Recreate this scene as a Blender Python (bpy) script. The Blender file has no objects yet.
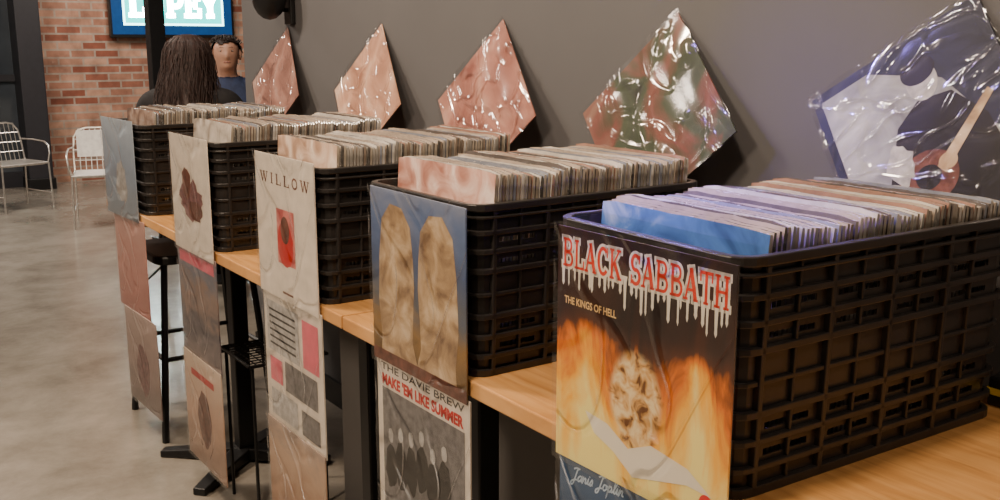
import bpy, bmesh, math, random
from mathutils import Matrix, Vector
from mathutils.bvhtree import BVHTree
R = math.radians
rnd = random.Random(7)
SC = bpy.context.scene
C = SC.collection

# ------------------------------------------------------------------ materials
def nt(name):
    m = bpy.data.materials.new(name); m.use_nodes = True
    t = m.node_tree; t.nodes.clear()
    out = t.nodes.new('ShaderNodeOutputMaterial')
    return m, t, out

def ramp(t, cols, fac):
    r = t.nodes.new('ShaderNodeValToRGB')
    e = r.color_ramp.elements
    while len(e) < len(cols): e.new(0.5)
    for i, c in enumerate(cols):
        if len(c) == 2: e[i].position, col = c
        else: e[i].position, col = i / max(1, len(cols) - 1), c
        e[i].color = (*col, 1)
    t.links.new(fac, r.inputs[0])
    return r.outputs[0]

def noise(t, scale=10, detail=4, stretch=(1, 1, 1), dist=0, coord='Object', rough=.55, loc=(0, 0, 0), rot=0):
    tc = t.nodes.new('ShaderNodeTexCoord'); mp = t.nodes.new('ShaderNodeMapping')
    mp.inputs['Scale'].default_value = stretch; mp.inputs['Location'].default_value = loc
    mp.inputs['Rotation'].default_value = (0, rot, 0)
    n = t.nodes.new('ShaderNodeTexNoise')
    n.inputs['Scale'].default_value = scale; n.inputs['Detail'].default_value = detail
    n.inputs['Distortion'].default_value = dist; n.inputs['Roughness'].default_value = rough
    t.links.new(tc.outputs[coord], mp.inputs[0]); t.links.new(mp.outputs[0], n.inputs['Vector'])
    return n.outputs['Fac']

def bumpn(t, fac, strength, dist=.01):
    b = t.nodes.new('ShaderNodeBump'); b.inputs['Strength'].default_value = strength
    b.inputs['Distance'].default_value = dist
    t.links.new(fac, b.inputs['Height']); return b.outputs[0]

def mnode(t, op, a, b=None, c=None):
    q = t.nodes.new('ShaderNodeMath'); q.operation = op
    for i, x in enumerate((a, b, c)):
        if x is None: continue
        if isinstance(x, (int, float)): q.inputs[i].default_value = x
        else: t.links.new(x, q.inputs[i])
    return q.outputs[0]

def M(name, col, rough=.5, metal=0, coat=0, var=.12, scale=25, bump=0, emit=0, coatr=.08):
    m, t, out = nt(name)
    p = t.nodes.new('ShaderNodeBsdfPrincipled')
    f = noise(t, scale)
    lo = tuple(max(0, c * (1 - var)) for c in col); hi = tuple(min(1, c * (1 + var)) for c in col)
    c = ramp(t, [(.3, lo), (.7, hi)], f)
    t.links.new(c, p.inputs['Base Color'])
    p.inputs['Roughness'].default_value = rough; p.inputs['Metallic'].default_value = metal
    p.inputs['Coat Weight'].default_value = coat; p.inputs['Coat Roughness'].default_value = coatr
    if bump: t.links.new(bumpn(t, f, bump), p.inputs['Normal'])
    if emit:
        t.links.new(c, p.inputs['Emission Color']); p.inputs['Emission Strength'].default_value = emit
    t.links.new(p.outputs[0], out.inputs[0]); return m

def MA(name, cols, scale=12, stretch=(1, 1, 1), dist=1.0, rough=.35, detail=4, coat=.3):
    """mottled printed cover"""
    m, t, out = nt(name)
    p = t.nodes.new('ShaderNodeBsdfPrincipled')
    c = ramp(t, cols, noise(t, scale, detail, stretch, dist))
    t.links.new(c, p.inputs['Base Color']); p.inputs['Roughness'].default_value = rough
    p.inputs['Coat Weight'].default_value = coat; p.inputs['Coat Roughness'].default_value = .1
    t.links.new(p.outputs[0], out.inputs[0]); return m

def Mplastic(name, base=.10, gain=.5, tint=(1, 1, 1), rough=.1, soft=.15, crease=.5, scale=7, stretch=(1, 1, 1), width=.05, rot=.6):
    """clear film: mostly see-through, glossy, soft swells plus sharp crease lines that catch the lamps"""
    m, t, out = nt(name)
    tr = t.nodes.new('ShaderNodeBsdfTransparent'); gl = t.nodes.new('ShaderNodeBsdfGlossy')
    gl.inputs['Roughness'].default_value = rough; gl.inputs['Color'].default_value = (*tint, 1)
    def ridge(sc, st, lo, ro):
        n = noise(t, sc, 1.5, st, .8, loc=lo, rot=ro)
        d = mnode(t, 'ABSOLUTE', mnode(t, 'SUBTRACT', n, .5))
        mr = t.nodes.new('ShaderNodeMapRange'); mr.interpolation_type = 'SMOOTHSTEP'
        t.links.new(d, mr.inputs[0]); mr.inputs[1].default_value = 0; mr.inputs[2].default_value = width
        mr.inputs[3].default_value = 1; mr.inputs[4].default_value = 0
        return mr.outputs[0]
    h = mnode(t, 'ADD', ridge(scale, stretch, (0, 0, 0), rot), ridge(scale * 1.5, stretch, (3.1, 1.7, 5.2), rot + 1.3))
    sw = noise(t, scale * .7, 1, stretch, .5)
    nrm = t.nodes.new('ShaderNodeBump'); nrm.inputs['Strength'].default_value = soft; nrm.inputs['Distance'].default_value = .02
    t.links.new(sw, nrm.inputs['Height'])
    n2 = t.nodes.new('ShaderNodeBump'); n2.inputs['Strength'].default_value = crease; n2.inputs['Distance'].default_value = .004
    t.links.new(h, n2.inputs['Height']); t.links.new(nrm.outputs[0], n2.inputs['Normal'])
    N = n2.outputs[0]
    t.links.new(N, gl.inputs['Normal'])
    lw = t.nodes.new('ShaderNodeLayerWeight'); lw.inputs['Blend'].default_value = .25
    t.links.new(N, lw.inputs['Normal'])
    ma = t.nodes.new('ShaderNodeMath'); ma.operation = 'MULTIPLY_ADD'; ma.use_clamp = True
    t.links.new(lw.outputs['Fresnel'], ma.inputs[0]); ma.inputs[1].default_value = gain; ma.inputs[2].default_value = base
    mx = t.nodes.new('ShaderNodeMixShader')
    t.links.new(ma.outputs[0], mx.inputs[0]); t.links.new(tr.outputs[0], mx.inputs[1]); t.links.new(gl.outputs[0], mx.inputs[2])
    t.links.new(mx.outputs[0], out.inputs[0]); return m

# ------------------------------------------------------------------ mesh builder
class MB:
    def __init__(s): s.v = []; s.f = []; s.m = []
    def add(s, vs, fs, m=0):
        o = len(s.v); s.v += [tuple(x) for x in vs]
        for f in fs: s.f.append(tuple(i + o for i in f)); s.m.append(m)
    def box(s, a, b, m=0):
        (x0, y0, z0), (x1, y1, z1) = a, b
        s.add([(x0, y0, z0), (x1, y0, z0), (x1, y1, z0), (x0, y1, z0), (x0, y0, z1), (x1, y0, z1), (x1, y1, z1), (x0, y1, z1)],
              [(3, 2, 1, 0), (4, 5, 6, 7), (0, 1, 5, 4), (1, 2, 6, 5), (2, 3, 7, 6), (3, 0, 4, 7)], m)
    def tube(s, pts, r, n=8, m=0, caps=True):
        pts = [Vector(p) for p in pts]; rs = r if isinstance(r, (list, tuple)) else [r] * len(pts)
        vs = []; fs = []; prev = None
        for i, p in enumerate(pts):
            d = (pts[min(i + 1, len(pts) - 1)] - pts[max(i - 1, 0)]).normalized()
            if prev is None:
                up = Vector((0, 0, 1)) if abs(d.z) < .9 else Vector((1, 0, 0))
            else: up = prev
            a = d.cross(up).normalized(); b = a.cross(d).normalized(); prev = b
            for k in range(n):
                an = 2 * math.pi * (k + .5) / n
                vs.append(p + a * math.cos(an) * rs[i] + b * math.sin(an) * rs[i])
        for i in range(len(pts) - 1):
            for k in range(n):
                k2 = (k + 1) % n
                fs.append((i * n + k, i * n + k2, (i + 1) * n + k2, (i + 1) * n + k))
        if caps:
            fs.append(tuple(reversed(range(n)))); fs.append(tuple((len(pts) - 1) * n + k for k in range(n)))
        s.add(vs, fs, m)
    def lathe(s, prof, n=24, m=0, c=(0, 0, 0)):
        vs = []; fs = []
        for (r, z) in prof:
            for k in range(n):
                a = 2 * math.pi * k / n; vs.append((c[0] + r * math.cos(a), c[1] + r * math.sin(a), c[2] + z))
        for i in range(len(prof) - 1):
            for k in range(n):
                k2 = (k + 1) % n; fs.append((i * n + k, i * n + k2, (i + 1) * n + k2, (i + 1) * n + k))
        fs.append(tuple(reversed(range(n)))); fs.append(tuple((len(prof) - 1) * n + k for k in range(n)))
        s.add(vs, fs, m)
    def ball(s, c, r, m=0, nu=14, nv=9):
        vs = []; fs = []
        for j in range(nv + 1):
            th = math.pi * j / nv
            for k in range(nu):
                ph = 2 * math.pi * k / nu
                vs.append((c[0] + r[0] * math.sin(th) * math.cos(ph), c[1] + r[1] * math.sin(th) * math.sin(ph), c[2] + r[2] * math.cos(th)))
        for j in range(nv):
            for k in range(nu):
                k2 = (k + 1) % nu; fs.append((j * nu + k, (j + 1) * nu + k, (j + 1) * nu + k2, j * nu + k2))
        s.add(vs, fs, m)
    def prism(s, poly, z0, z1, m=0):
        n = len(poly)
        s.add([(x, y, z0) for x, y in poly] + [(x, y, z1) for x, y in poly],
              [tuple(reversed(range(n))), tuple(range(n, 2 * n))] + [(i, (i + 1) % n, n + (i + 1) % n, n + i) for i in range(n)], m)
    def build(s, name, mats, parent=None, smooth=False, bevel=0, seg=2, solid=0):
        me = bpy.data.meshes.new(name); me.from_pydata(s.v, [], s.f)
        mats = mats if isinstance(mats, list) else [mats]
        for x in mats: me.materials.append(x)
        for p, mi in zip(me.polygons, s.m): p.material_index = mi; p.use_smooth = smooth
        me.update()
        o = bpy.data.objects.new(name, me); C.objects.link(o)
        if parent: o.parent = parent
        if solid:
            md = o.modifiers.new('Solidify', 'SOLIDIFY'); md.thickness = solid; md.offset = -1
        if bevel:
            md = o.modifiers.new('Bevel', 'BEVEL'); md.width = bevel; md.segments = seg; md.limit_method = 'ANGLE'
        return o

def tag(o, label=None, cat=None, group=None, kind=None):
    if label: o['label'] = label
    if cat: o['category'] = cat
    if group: o['group'] = group
    if kind: o['kind'] = kind
    return o
def thing(name, label, cat, loc=(0, 0, 0), rz=0, group=None):
    o = bpy.data.objects.new(name, None); C.objects.link(o); o.empty_display_size = .05
    o.location = loc; o.rotation_euler = (0, 0, rz)
    return tag(o, label, cat, group)
def dup(root, loc, rz, label, group=None):
    r = root.copy(); C.objects.link(r); r.location = loc; r.rotation_euler = (0, 0, rz); r['label'] = label
    if group: r['group'] = group
    for ch in list(root.children):
        c = ch.copy(); C.objects.link(c); c.parent = r
        for g in list(ch.children):
            d = g.copy(); C.objects.link(d); d.parent = c
    return r

def text_pts(s, offset=0, shear=0):
    cu = bpy.data.curves.new('t', 'FONT'); cu.body = s; cu.size = 1; cu.offset = offset; cu.shear = shear; cu.resolution_u = 3
    ob = bpy.data.objects.new('t', cu); C.objects.link(ob)
    dg = bpy.context.evaluated_depsgraph_get()
    me = bpy.data.meshes.new_from_object(ob.evaluated_get(dg))
    vs = [tuple(v.co) for v in me.vertices]; fs = [tuple(p.vertices) for p in me.polygons]
    bpy.data.objects.remove(ob); bpy.data.curves.remove(cu); bpy.data.meshes.remove(me)
    return vs, fs

# handwritten strokes: letter -> (advance, list of strokes)
HAND = {
 'J': (.62, [[(.05, .86), (.3, .98), (.62, .96), (.45, .85), (.38, .3), (.28, -.25), (.08, -.35), (.06, -.12), (.35, .06), (.6, .1)]]),
 'a': (.5, [[(.42, .38), (.24, .45), (.06, .25), (.14, .02), (.34, .14), (.42, .42), (.40, .1), (.52, .05)]]),
 'n': (.5, [[(.0, .05), (.07, .42), (.07, .03), (.2, .38), (.34, .38), (.36, .06), (.52, .06)]]),
 'i': (.27, [[(.0, .05), (.1, .42), (.12, .06), (.27, .06)], [(.15, .60), (.17, .66)]]),
 's': (.36, [[(.0, .05), (.2, .46), (.29, .2), (.16, .0), (.02, .05), (.36, .06)]]),
 'o': (.5, [[(.3, .42), (.1, .4), (.05, .15), (.2, .0), (.38, .15), (.3, .42), (.52, .33)]]),
 'p': (.5, [[(.0, .08), (.1, .43), (.05, -.42), (.11, .33), (.29, .43), (.37, .2), (.2, .02), (.1, .08), (.5, .05)]]),
 'l': (.3, [[(.0, .05), (.27, .75), (.21, 1.0), (.1, .82), (.13, .1), (.3, .05)]]),
 ' ': (.35, [])}
def smooth_line(p, k=5):
    out = []
    for i in range(len(p) - 1):
        p0 = Vector(p[max(i - 1, 0)]); p1 = Vector(p[i]); p2 = Vector(p[i + 1]); p3 = Vector(p[min(i + 2, len(p) - 1)])
        for j in range(k):
            t = j / k
            out.append(.5 * ((2 * p1) + (p2 - p0) * t + (2 * p0 - 5 * p1 + 4 * p2 - p3) * t * t + (3 * p1 - p0 - 3 * p2 + p3) * t ** 3))
    out.append(Vector(p[-1])); return out

# serif capitals: strokes (points, width, smooth?) in a unit box; TK thick, TN thin
TK, TN = .19, .09
def stem(x, a=0., b=1.): return [([(x, a), (x, b)], TK, 0), ([(x - .19, a + .04), (x + .19, a + .04)], .08, 0), ([(x - .19, b - .04), (x + .19, b - .04)], .08, 0)]
def foot(x, z): return [([(x - .17, z), (x + .17, z)], .08, 0)]
def arc(cx, cz, rx, rz, a0, a1, n=16): return [(cx + rx * math.cos(R(a0 + (a1 - a0) * i / n)), cz + rz * math.sin(R(a0 + (a1 - a0) * i / n))) for i in range(n + 1)]
SERIF = {
 'B': (1, stem(.22) + [([(.22, .95), (.55, .95)] + arc(.55, .745, .24, .205, 85, -85, 8) + [(.22, .54)], .12, 0), ([(.22, .50), (.6, .50)] + arc(.6, .275, .29, .225, 85, -85, 8) + [(.22, .05)], .13, 0)]),
 'L': (.92, stem(.22) + [([(.22, .045), (.9, .045)], TN, 0), ([(.86, 0), (.88, .32)], .08, 0)]),
 'A': (1.02, [([(.12, .02), (.5, .98)], TN, 0), ([(.47, 1), (.86, .02)], TK, 0), ([(.26, .33), (.72, .33)], TN, 0)] + foot(.12, .04) + foot(.86, .04)),
 'C': (1, [(arc(.53, .5, .40, .43, 45, 318), .16, 0), ([(.88, .64), (.88, .97)], .08, 0)]),
 'K': (1.02, stem(.22) + [([(.25, .40), (.82, .96)], TN, 0), ([(.42, .56), (.88, .03)], TK, 0)] + foot(.80, .96) + foot(.88, .04)),
 'S': (.9, [(arc(.48, .72, .30, .235, 35, 262, 12) + arc(.48, .275, .33, .23, 82, -148, 12), .16, 0), ([(.76, .70), (.78, .98)], .08, 0), ([(.13, .02), (.15, .32)], .08, 0)]),
 'T': (.96, [([(.48, 0), (.48, 1)], TK, 0), ([(.06, .95), (.9, .95)], .10, 0), ([(.08, .68), (.06, 1)], .08, 0), ([(.88, .68), (.9, 1)], .08, 0)] + foot(.48, .04)),
 'H': (1.06, stem(.21) + stem(.83) + [([(.2, .5), (.84, .5)], TN, 0)]),
 'W': (1.35, [([(.08, .98), (.36, .02)], TK, 0), ([(.36, .02), (.64, .9)], TN, 0), ([(.62, .98), (.90, .02)], TK, 0), ([(.90, .02), (1.2, .98)], TN, 0)] + foot(.08, .96) + foot(.64, .96) + foot(1.2, .96)),
 'I': (.5, stem(.24)), 'O': (1.05, [(arc(.5, .5, .38, .43, 0, 360, 24), .15, 0)]),
 'U': (1.04, [([(.2, 1), (.2, .35)] + arc(.49, .33, .29, .27, 180, 360, 10) + [(.78, 1)], .15, 0)] + foot(.2, .96) + foot(.80, .96)),
 'P': (.96, stem(.22) + [([(.22, .95), (.55, .95)] + arc(.55, .68, .29, .27, 85, -85, 8) + [(.22, .41)], .13, 0)]),
 'E': (.94, stem(.22) + [([(.22, .95), (.86, .95)], TN, 0), ([(.22, .5), (.66, .5)], TN, 0), ([(.22, .045), (.88, .045)], TN, 0), ([(.84, .7), (.86, 1)], .08, 0), ([(.86, 0), (.88, .3)], .08, 0), ([(.64, .36), (.64, .64)], .08, 0)]),
 'Y': (.98, [([(.1, .97), (.48, .45)], TK, 0), ([(.88, .97), (.5, .45)], TN, 0), ([(.49, .5), (.49, 0)], TK, 0)] + foot(.1, .96) + foot(.88, .96) + foot(.49, .04)),
 ' ': (.55, [])}

class Art(MB):
    """flat printed shapes in cover coordinates: u to the viewer's right, v up, both 0..1 of the cover"""
    def __init__(s, S=.315): MB.__init__(s); s.S = S; s.k = 0
    def P(s, u, v): return ((u - .5) * s.S, -(.0003 + .00008 * s.k), v * s.S)
    def poly(s, pts, m=0, same=False):
        s.add([s.P(u, v) for u, v in pts], [tuple(range(len(pts)))], m)
        if not same: s.k += 1
    def rect(s, u0, v0, u1, v1, m=0, same=False): s.poly([(u0, v0), (u1, v0), (u1, v1), (u0, v1)], m, same)
    def ell(s, cu, cv, ru, rv, m=0, n=28, a0=0):
        s.poly([(cu + ru * math.cos(2 * math.pi * i / n), cv + rv * math.sin(2 * math.pi * i / n)) for i in range(n)], m)
    def blob(s, cu, cv, ru, rv, m=0, jag=.25, n=26, seed=1):
        q = random.Random(seed)
        s.poly([(cu + ru * math.cos(2 * math.pi * i / n) * (1 - jag * q.random()), cv + rv * math.sin(2 * math.pi * i / n) * (1 - jag * q.random())) for i in range(n)], m)
    def text(s, st, u0, v0, u1, v1, m=0, offset=0, shear=0):
        vs, fs = text_pts(st, offset, shear)
        xs = [v[0] for v in vs]; ys = [v[1] for v in vs]
        x0, x1, y0, y1 = min(xs), max(xs), min(ys), max(ys)
        s.add([s.P(u0 + (x - x0) / (x1 - x0) * (u1 - u0), v0 + (y - y0) / (y1 - y0) * (v1 - v0)) for x, y, z in vs], fs, m); s.k += 1
    def ribbon(s, L, width, m, ends=0.):
        """mitred flat stroke; L and width already in cover units"""
        L = [Vector(p) for p in L]; n = len(L); vs = []
        if ends:
            L[0] = L[0] + (L[0] - L[1]).normalized() * ends; L[-1] = L[-1] + (L[-1] - L[-2]).normalized() * ends
        for i, p in enumerate(L):
            d1 = (p - L[i - 1]).normalized() if i > 0 else None; d2 = (L[i + 1] - p).normalized() if i < n - 1 else None
            d1 = d1 or d2; d2 = d2 or d1
            n1 = Vector((-d1.y, d1.x)); n2 = Vector((-d2.y, d2.x)); mm = n1 + n2
            mm = mm.normalized() if mm.length > 1e-6 else n1
            k = width / 2 / max(.35, mm.dot(n1))
            vs += [s.P(*(p + mm * k)), s.P(*(p - mm * k))]
        s.add(vs, [(2 * i, 2 * i + 1, 2 * i + 3, 2 * i + 2) for i in range(n - 1)], m)
    def serif(s, st, u0, v0, u1, v1, m=0, grow=0., gap=.08):
        tot = sum(SERIF[c][0] for c in st) + gap * (len(st) - 1)
        sx = (u1 - u0) / tot; sz = v1 - v0; x = 0
        for ch in st:
            adv, strokes = SERIF[ch]
            for pts, w, _ in strokes:
                avg = math.sqrt(sx * sz) if abs(pts[0][0] - pts[-1][0]) > 1e-3 and abs(pts[0][1] - pts[-1][1]) > 1e-3 else (sx if abs(pts[0][0] - pts[-1][0]) <= 1e-3 and len(pts) == 2 else (sz if len(pts) == 2 else math.sqrt(sx * sz)))
                s.ribbon([(u0 + (x + a) * sx, v0 + b * sz) for a, b in pts], w * avg + grow, m, grow / 2)
            x += adv + gap
        s.k += 1
    def hand(s, st, u0, v0, size, width, m=0, slant=.3, rise=0.):
        x = 0
        for ch in st:
            adv, strokes = HAND[ch]
            for sk in strokes:
                L = smooth_line([(x + a + slant * b, b + rise * (x + a)) for a, b in sk])
                s.ribbon([(u0 + p.x * size, v0 + p.y * size) for p in L], width * 2, m)
            x += adv
        s.k += 1

# ------------------------------------------------------------------ palette
m_wall = M('grey_wall_paint', (.088, .086, .091), .75, var=.05, scale=3, bump=.02)
m_panel = M('wall_stand_in_grey', (.15, .142, .138), .6, var=.05, scale=4)
m_ceil = M('ceiling_paint', (.12, .11, .11), .8)
m_crate = M('black_crate_plastic', (.024, .021, .020), .32, var=.25, scale=20, bump=.04)
m_black = M('black_plastic', (.012, .011, .011), .38, var=.3, scale=30, bump=.05)
m_blackm = M('black_metal', (.012, .012, .013), .4, metal=.3)
m_white = M('white_paint', (.75, .72, .68), .4)
m_silver = M('silver_rod', (.75, .72, .68), .3, metal=.8)
m_cream = M('cream_paper', (.80, .72, .62), .4, coat=.3)
m_dark = M('dark_ink', (.02, .018, .018), .4)
m_red = M('red_ink', (.55, .02, .015), .4)
m_emblem = M('emblem_red', (.75, .008, .01), .4)
m_redtitle = M('title_red', (.72, .05, .02), .35)
m_wht = M('white_ink', (.86, .80, .68), .35, var=.03)
m_paleblue = M('pale_blue_ink', (.62, .76, .90), .35, var=.03)
m_grey = M('grey_ink', (.18, .17, .17), .4, var=.4, scale=60)
m_lgrey = M('light_grey_ink', (.5, .48, .46), .4, var=.3, scale=60)
m_pink = M('pink_ink', (.75, .16, .22), .4)
m_orange = M('orange_ink', (.95, .62, .28), .4)
m_tan = MA('ochre_ink', [(.3, (.16, .09, .05)), (.5, (.50, .34, .19)), (.7, (.78, .62, .42))], 20, dist=.5)
m_brown = M('brown_ink', (.16, .06, .04), .4, var=.5, scale=50)
m_mauve = M('mauve_brown_ink', (.22, .10, .10), .4, var=.5, scale=60)
m_sleeve = Mplastic('clear_sleeve', .06, .65, rough=.08, soft=.20, crease=.6, scale=3.0, width=.016, stretch=(1, 1, .7))
m_wrap = Mplastic('crinkled_clear_wrap', .13, .60, (1, .93, .90), .12, soft=.70, crease=.6, scale=5, width=.05, stretch=(1.2, 1, .8))
m_wrap1 = Mplastic('crinkled_clear_wrap_dark', .05, .24, (1, .93, .90), .11, soft=.60, crease=.7, scale=5, width=.045, stretch=(1.2, 1, .8))
m_wrap2 = Mplastic('crinkled_clear_wrap_cool', .06, .38, (.93, .92, 1), .10, soft=.55, crease=.8, scale=5, width=.04, stretch=(.8, 1, 1.3))

def mat_flames():
    m, t, out = nt('flame_print')
    p = t.nodes.new('ShaderNodeBsdfPrincipled')
    tc = t.nodes.new('ShaderNodeTexCoord'); sp = t.nodes.new('ShaderNodeSeparateXYZ'); t.links.new(tc.outputs['Object'], sp.inputs[0])
    n1 = noise(t, 10, 5, (1.5, 1, .5), 1.6)
    X, Z = sp.outputs['X'], sp.outputs['Z']
    ab = mnode(t, 'ABSOLUTE', mnode(t, 'ADD', X, -.012))
    col = mnode(t, 'SUBTRACT', 1.15, mnode(t, 'MULTIPLY', mnode(t, 'ABSOLUTE', mnode(t, 'ADD', ab, -.10)), 10.0))
    low = mnode(t, 'SUBTRACT', 1.25, mnode(t, 'MULTIPLY', Z, 5.5))
    colf = mnode(t, 'MULTIPLY', col, mnode(t, 'SUBTRACT', 1.3, mnode(t, 'MULTIPLY', Z, 4.0)))
    base = mnode(t, 'MAXIMUM', colf, mnode(t, 'MULTIPLY', low, .95))
    f = mnode(t, 'ADD', mnode(t, 'MULTIPLY', base, .66), mnode(t, 'MULTIPLY', mnode(t, 'ADD', n1, -.5), 1.3))
    f = mnode(t, 'ADD', f, .07)
    # the fire dies out towards the dark top of the picture
    fade = t.nodes.new('ShaderNodeMapRange'); fade.interpolation_type = 'SMOOTHSTEP'
    t.links.new(Z, fade.inputs[0]); fade.inputs[1].default_value = .175; fade.inputs[2].default_value = .215
    fade.inputs[3].default_value = 1; fade.inputs[4].default_value = .22
    f = mnode(t, 'MULTIPLY', f, fade.outputs[0])
    c = ramp(t, [(.0, (.022, .012, .010)), (.2, (.10, .028, .010)), (.36, (.78, .20, .010)), (.55, (1, .52, .04)), (.85, (1, .86, .32))], f)
    # soft pale-gold glow in the middle of the picture
    dx = mnode(t, 'MULTIPLY', X, 1 / .047); dz = mnode(t, 'MULTIPLY', mnode(t, 'ADD', Z, -.118), 1 / .060)
    d2 = mnode(t, 'ADD', mnode(t, 'MULTIPLY', dx, dx), mnode(t, 'MULTIPLY', dz, dz))
    n2 = noise(t, 45, 3, (1, 1, 1), .6)
    mr = t.nodes.new('ShaderNodeMapRange'); mr.interpolation_type = 'SMOOTHSTEP'
    t.links.new(mnode(t, 'ADD', d2, mnode(t, 'MULTIPLY', mnode(t, 'ADD', n2, -.5), .9)), mr.inputs[0])
    mr.inputs[1].default_value = 1.25; mr.inputs[2].default_value = .75; mr.inputs[3].default_value = 0; mr.inputs[4].default_value = 1
    bone = ramp(t, [(.36, (.16, .06, .015)), (.45, (.72, .40, .13)), (.6, (.95, .78, .46))], n2)
    mx = t.nodes.new('ShaderNodeMixRGB'); t.links.new(mr.outputs[0], mx.inputs[0]); t.links.new(c, mx.inputs[1]); t.links.new(bone, mx.inputs[2])
    t.links.new(mx.outputs[0], p.inputs['Base Color']); p.inputs['Roughness'].default_value = .35
    p.inputs['Coat Weight'].default_value = .3
    t.links.new(p.outputs[0], out.inputs[0]); return m

def mat_grad(name, cols, nz=.25, scale=14, axis='Z', span=.315, flip=False):
    m, t, out = nt(name)
    p = t.nodes.new('ShaderNodeBsdfPrincipled')
    tc = t.nodes.new('ShaderNodeTexCoord'); sp = t.nodes.new('ShaderNodeSeparateXYZ'); t.links.new(tc.outputs['Object'], sp.inputs[0])
    a = t.nodes.new('ShaderNodeMath'); a.operation = 'MULTIPLY'; t.links.new(sp.outputs[axis], a.inputs[0]); a.inputs[1].default_value = 1 / span
    n = noise(t, scale, 4, (1, 1, 1.6), .8)
    b = t.nodes.new('ShaderNodeMath'); b.operation = 'MULTIPLY_ADD'; t.links.new(n, b.inputs[0]); b.inputs[1].default_value = nz
    t.links.new(a.outputs[0], b.inputs[2])
    d = t.nodes.new('ShaderNodeMath'); d.operation = 'ADD'; t.links.new(b.outputs[0], d.inputs[0]); d.inputs[1].default_value = -nz / 2
    t.links.new(ramp(t, cols, d.outputs[0]), p.inputs['Base Color'])
    p.inputs['Roughness'].default_value = .35; p.inputs['Coat Weight'].default_value = .3
    t.links.new(p.outputs[0], out.inputs[0]); return m

def mat_wood():
    m, t, out = nt('oak_counter')
    p = t.nodes.new('ShaderNodeBsdfPrincipled')
    f = noise(t, 9, 6, (7, .6, 1), .6)
    t.links.new(ramp(t, [(.25, (.36, .16, .045)), (.5, (.52, .26, .085)), (.75, (.62, .34, .13))], f), p.inputs['Base Color'])
    p.inputs['Roughness'].default_value = .38
    t.links.new(bumpn(t, f, .05), p.inputs['Normal'])
    t.links.new(p.outputs[0], out.inputs[0]); return m
def mat_floor():
    m, t, out = nt('polished_concrete')
    p = t.nodes.new('ShaderNodeBsdfPrincipled')
    f1 = noise(t, 3.2, 10, (1, 1, 1), .2, rough=.72); f2 = noise(t, .8, 3)
    f = mnode(t, 'ADD', mnode(t, 'MULTIPLY', f1, .65), mnode(t, 'MULTIPLY', f2, .35))
    t.links.new(ramp(t, [(.36, (.175, .154, .128)), (.48, (.245, .219, .186)), (.60, (.315, .286, .247))], f), p.inputs['Base Color'])
    r = t.nodes.new('ShaderNodeMapRange'); t.links.new(f1, r.inputs[0]); r.inputs[3].default_value = .16; r.inputs[4].default_value = .26
    t.links.new(r.outputs[0], p.inputs['Roughness'])
    t.links.new(p.outputs[0], out.inputs[0]); return m
def mat_brick():
    m, t, out = nt('red_brick')
    p = t.nodes.new('ShaderNodeBsdfPrincipled')
    tc = t.nodes.new('ShaderNodeTexCoord'); sp = t.nodes.new('ShaderNodeSeparateXYZ'); cb = t.nodes.new('ShaderNodeCombineXYZ')
    t.links.new(tc.outputs['Object'], sp.inputs[0]); t.links.new(sp.outputs['X'], cb.inputs['X']); t.links.new(sp.outputs['Z'], cb.inputs['Y'])
    b = t.nodes.new('ShaderNodeTexBrick'); t.links.new(cb.outputs[0], b.inputs['Vector'])
    b.inputs['Scale'].default_value = 1; b.inputs['Brick Width'].default_value = .215; b.inputs['Row Height'].default_value = .072
    b.inputs['Mortar Size'].default_value = .009; b.inputs['Bias'].default_value = -.05
    b.inputs['Color1'].default_value = (.27, .085, .05, 1); b.inputs['Color2'].default_value = (.60, .37, .26, 1)
    b.inputs['Mortar'].default_value = (.42, .34, .28, 1)
    n = noise(t, 7, 4)
    mx = t.nodes.new('ShaderNodeMixRGB'); mx.blend_type = 'MULTIPLY'; mx.inputs[0].default_value = .75
    t.links.new(b.outputs['Color'], mx.inputs[1]); t.links.new(ramp(t, [(.3, (.32, .28, .28)), (.65, (1, 1, 1))], n), mx.inputs[2])
    t.links.new(mx.outputs[0], p.inputs['Base Color']); p.inputs['Roughness'].default_value = .8
    t.links.new(bumpn(t, b.outputs['Fac'], -.4), p.inputs['Normal'])
    t.links.new(p.outputs[0], out.inputs[0]); return m

m_wood = mat_wood(); m_floor = mat_floor(); m_brick = mat_brick()

# ------------------------------------------------------------------ setting
WX = 1.45; WEND = 3.92; BY = 10.0; CT = .75
def struct(name, a, b, m, label=None):
    q = MB(); q.box(a, b); o = q.build(name, m); o['kind'] = 'structure'; return o
struct('floor', (-4.1, -3.1, -.1), (6.2, BY + .2, 0), m_floor)
struct('ceiling', (-4.1, -3.1, 3.0), (6.2, BY + .2, 3.1), m_ceil)
struct('wall_right', (WX, -3, 0), (WX + .16, WEND, 3.0), m_wall)
struct('wall_return', (WX + .16, WEND - .16, 0), (6, WEND, 3.0), m_wall)
struct('wall_far', (-4, BY, 0), (6, BY + .15, 3.0), m_brick)
struct('wall_left', (-4.1, -3, 0), (-4, BY, 3.0), m_wall)
struct('wall_back', (-4, -3.1, 0), (WX, -3, 3.0), m_wall)
struct('wall_side', (6, WEND, 0), (6.1, BY, 3.0), m_wall)
struct('baseboard_right', (WX - .012, -3, 0), (WX, WEND, .09), m_blackm)
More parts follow.
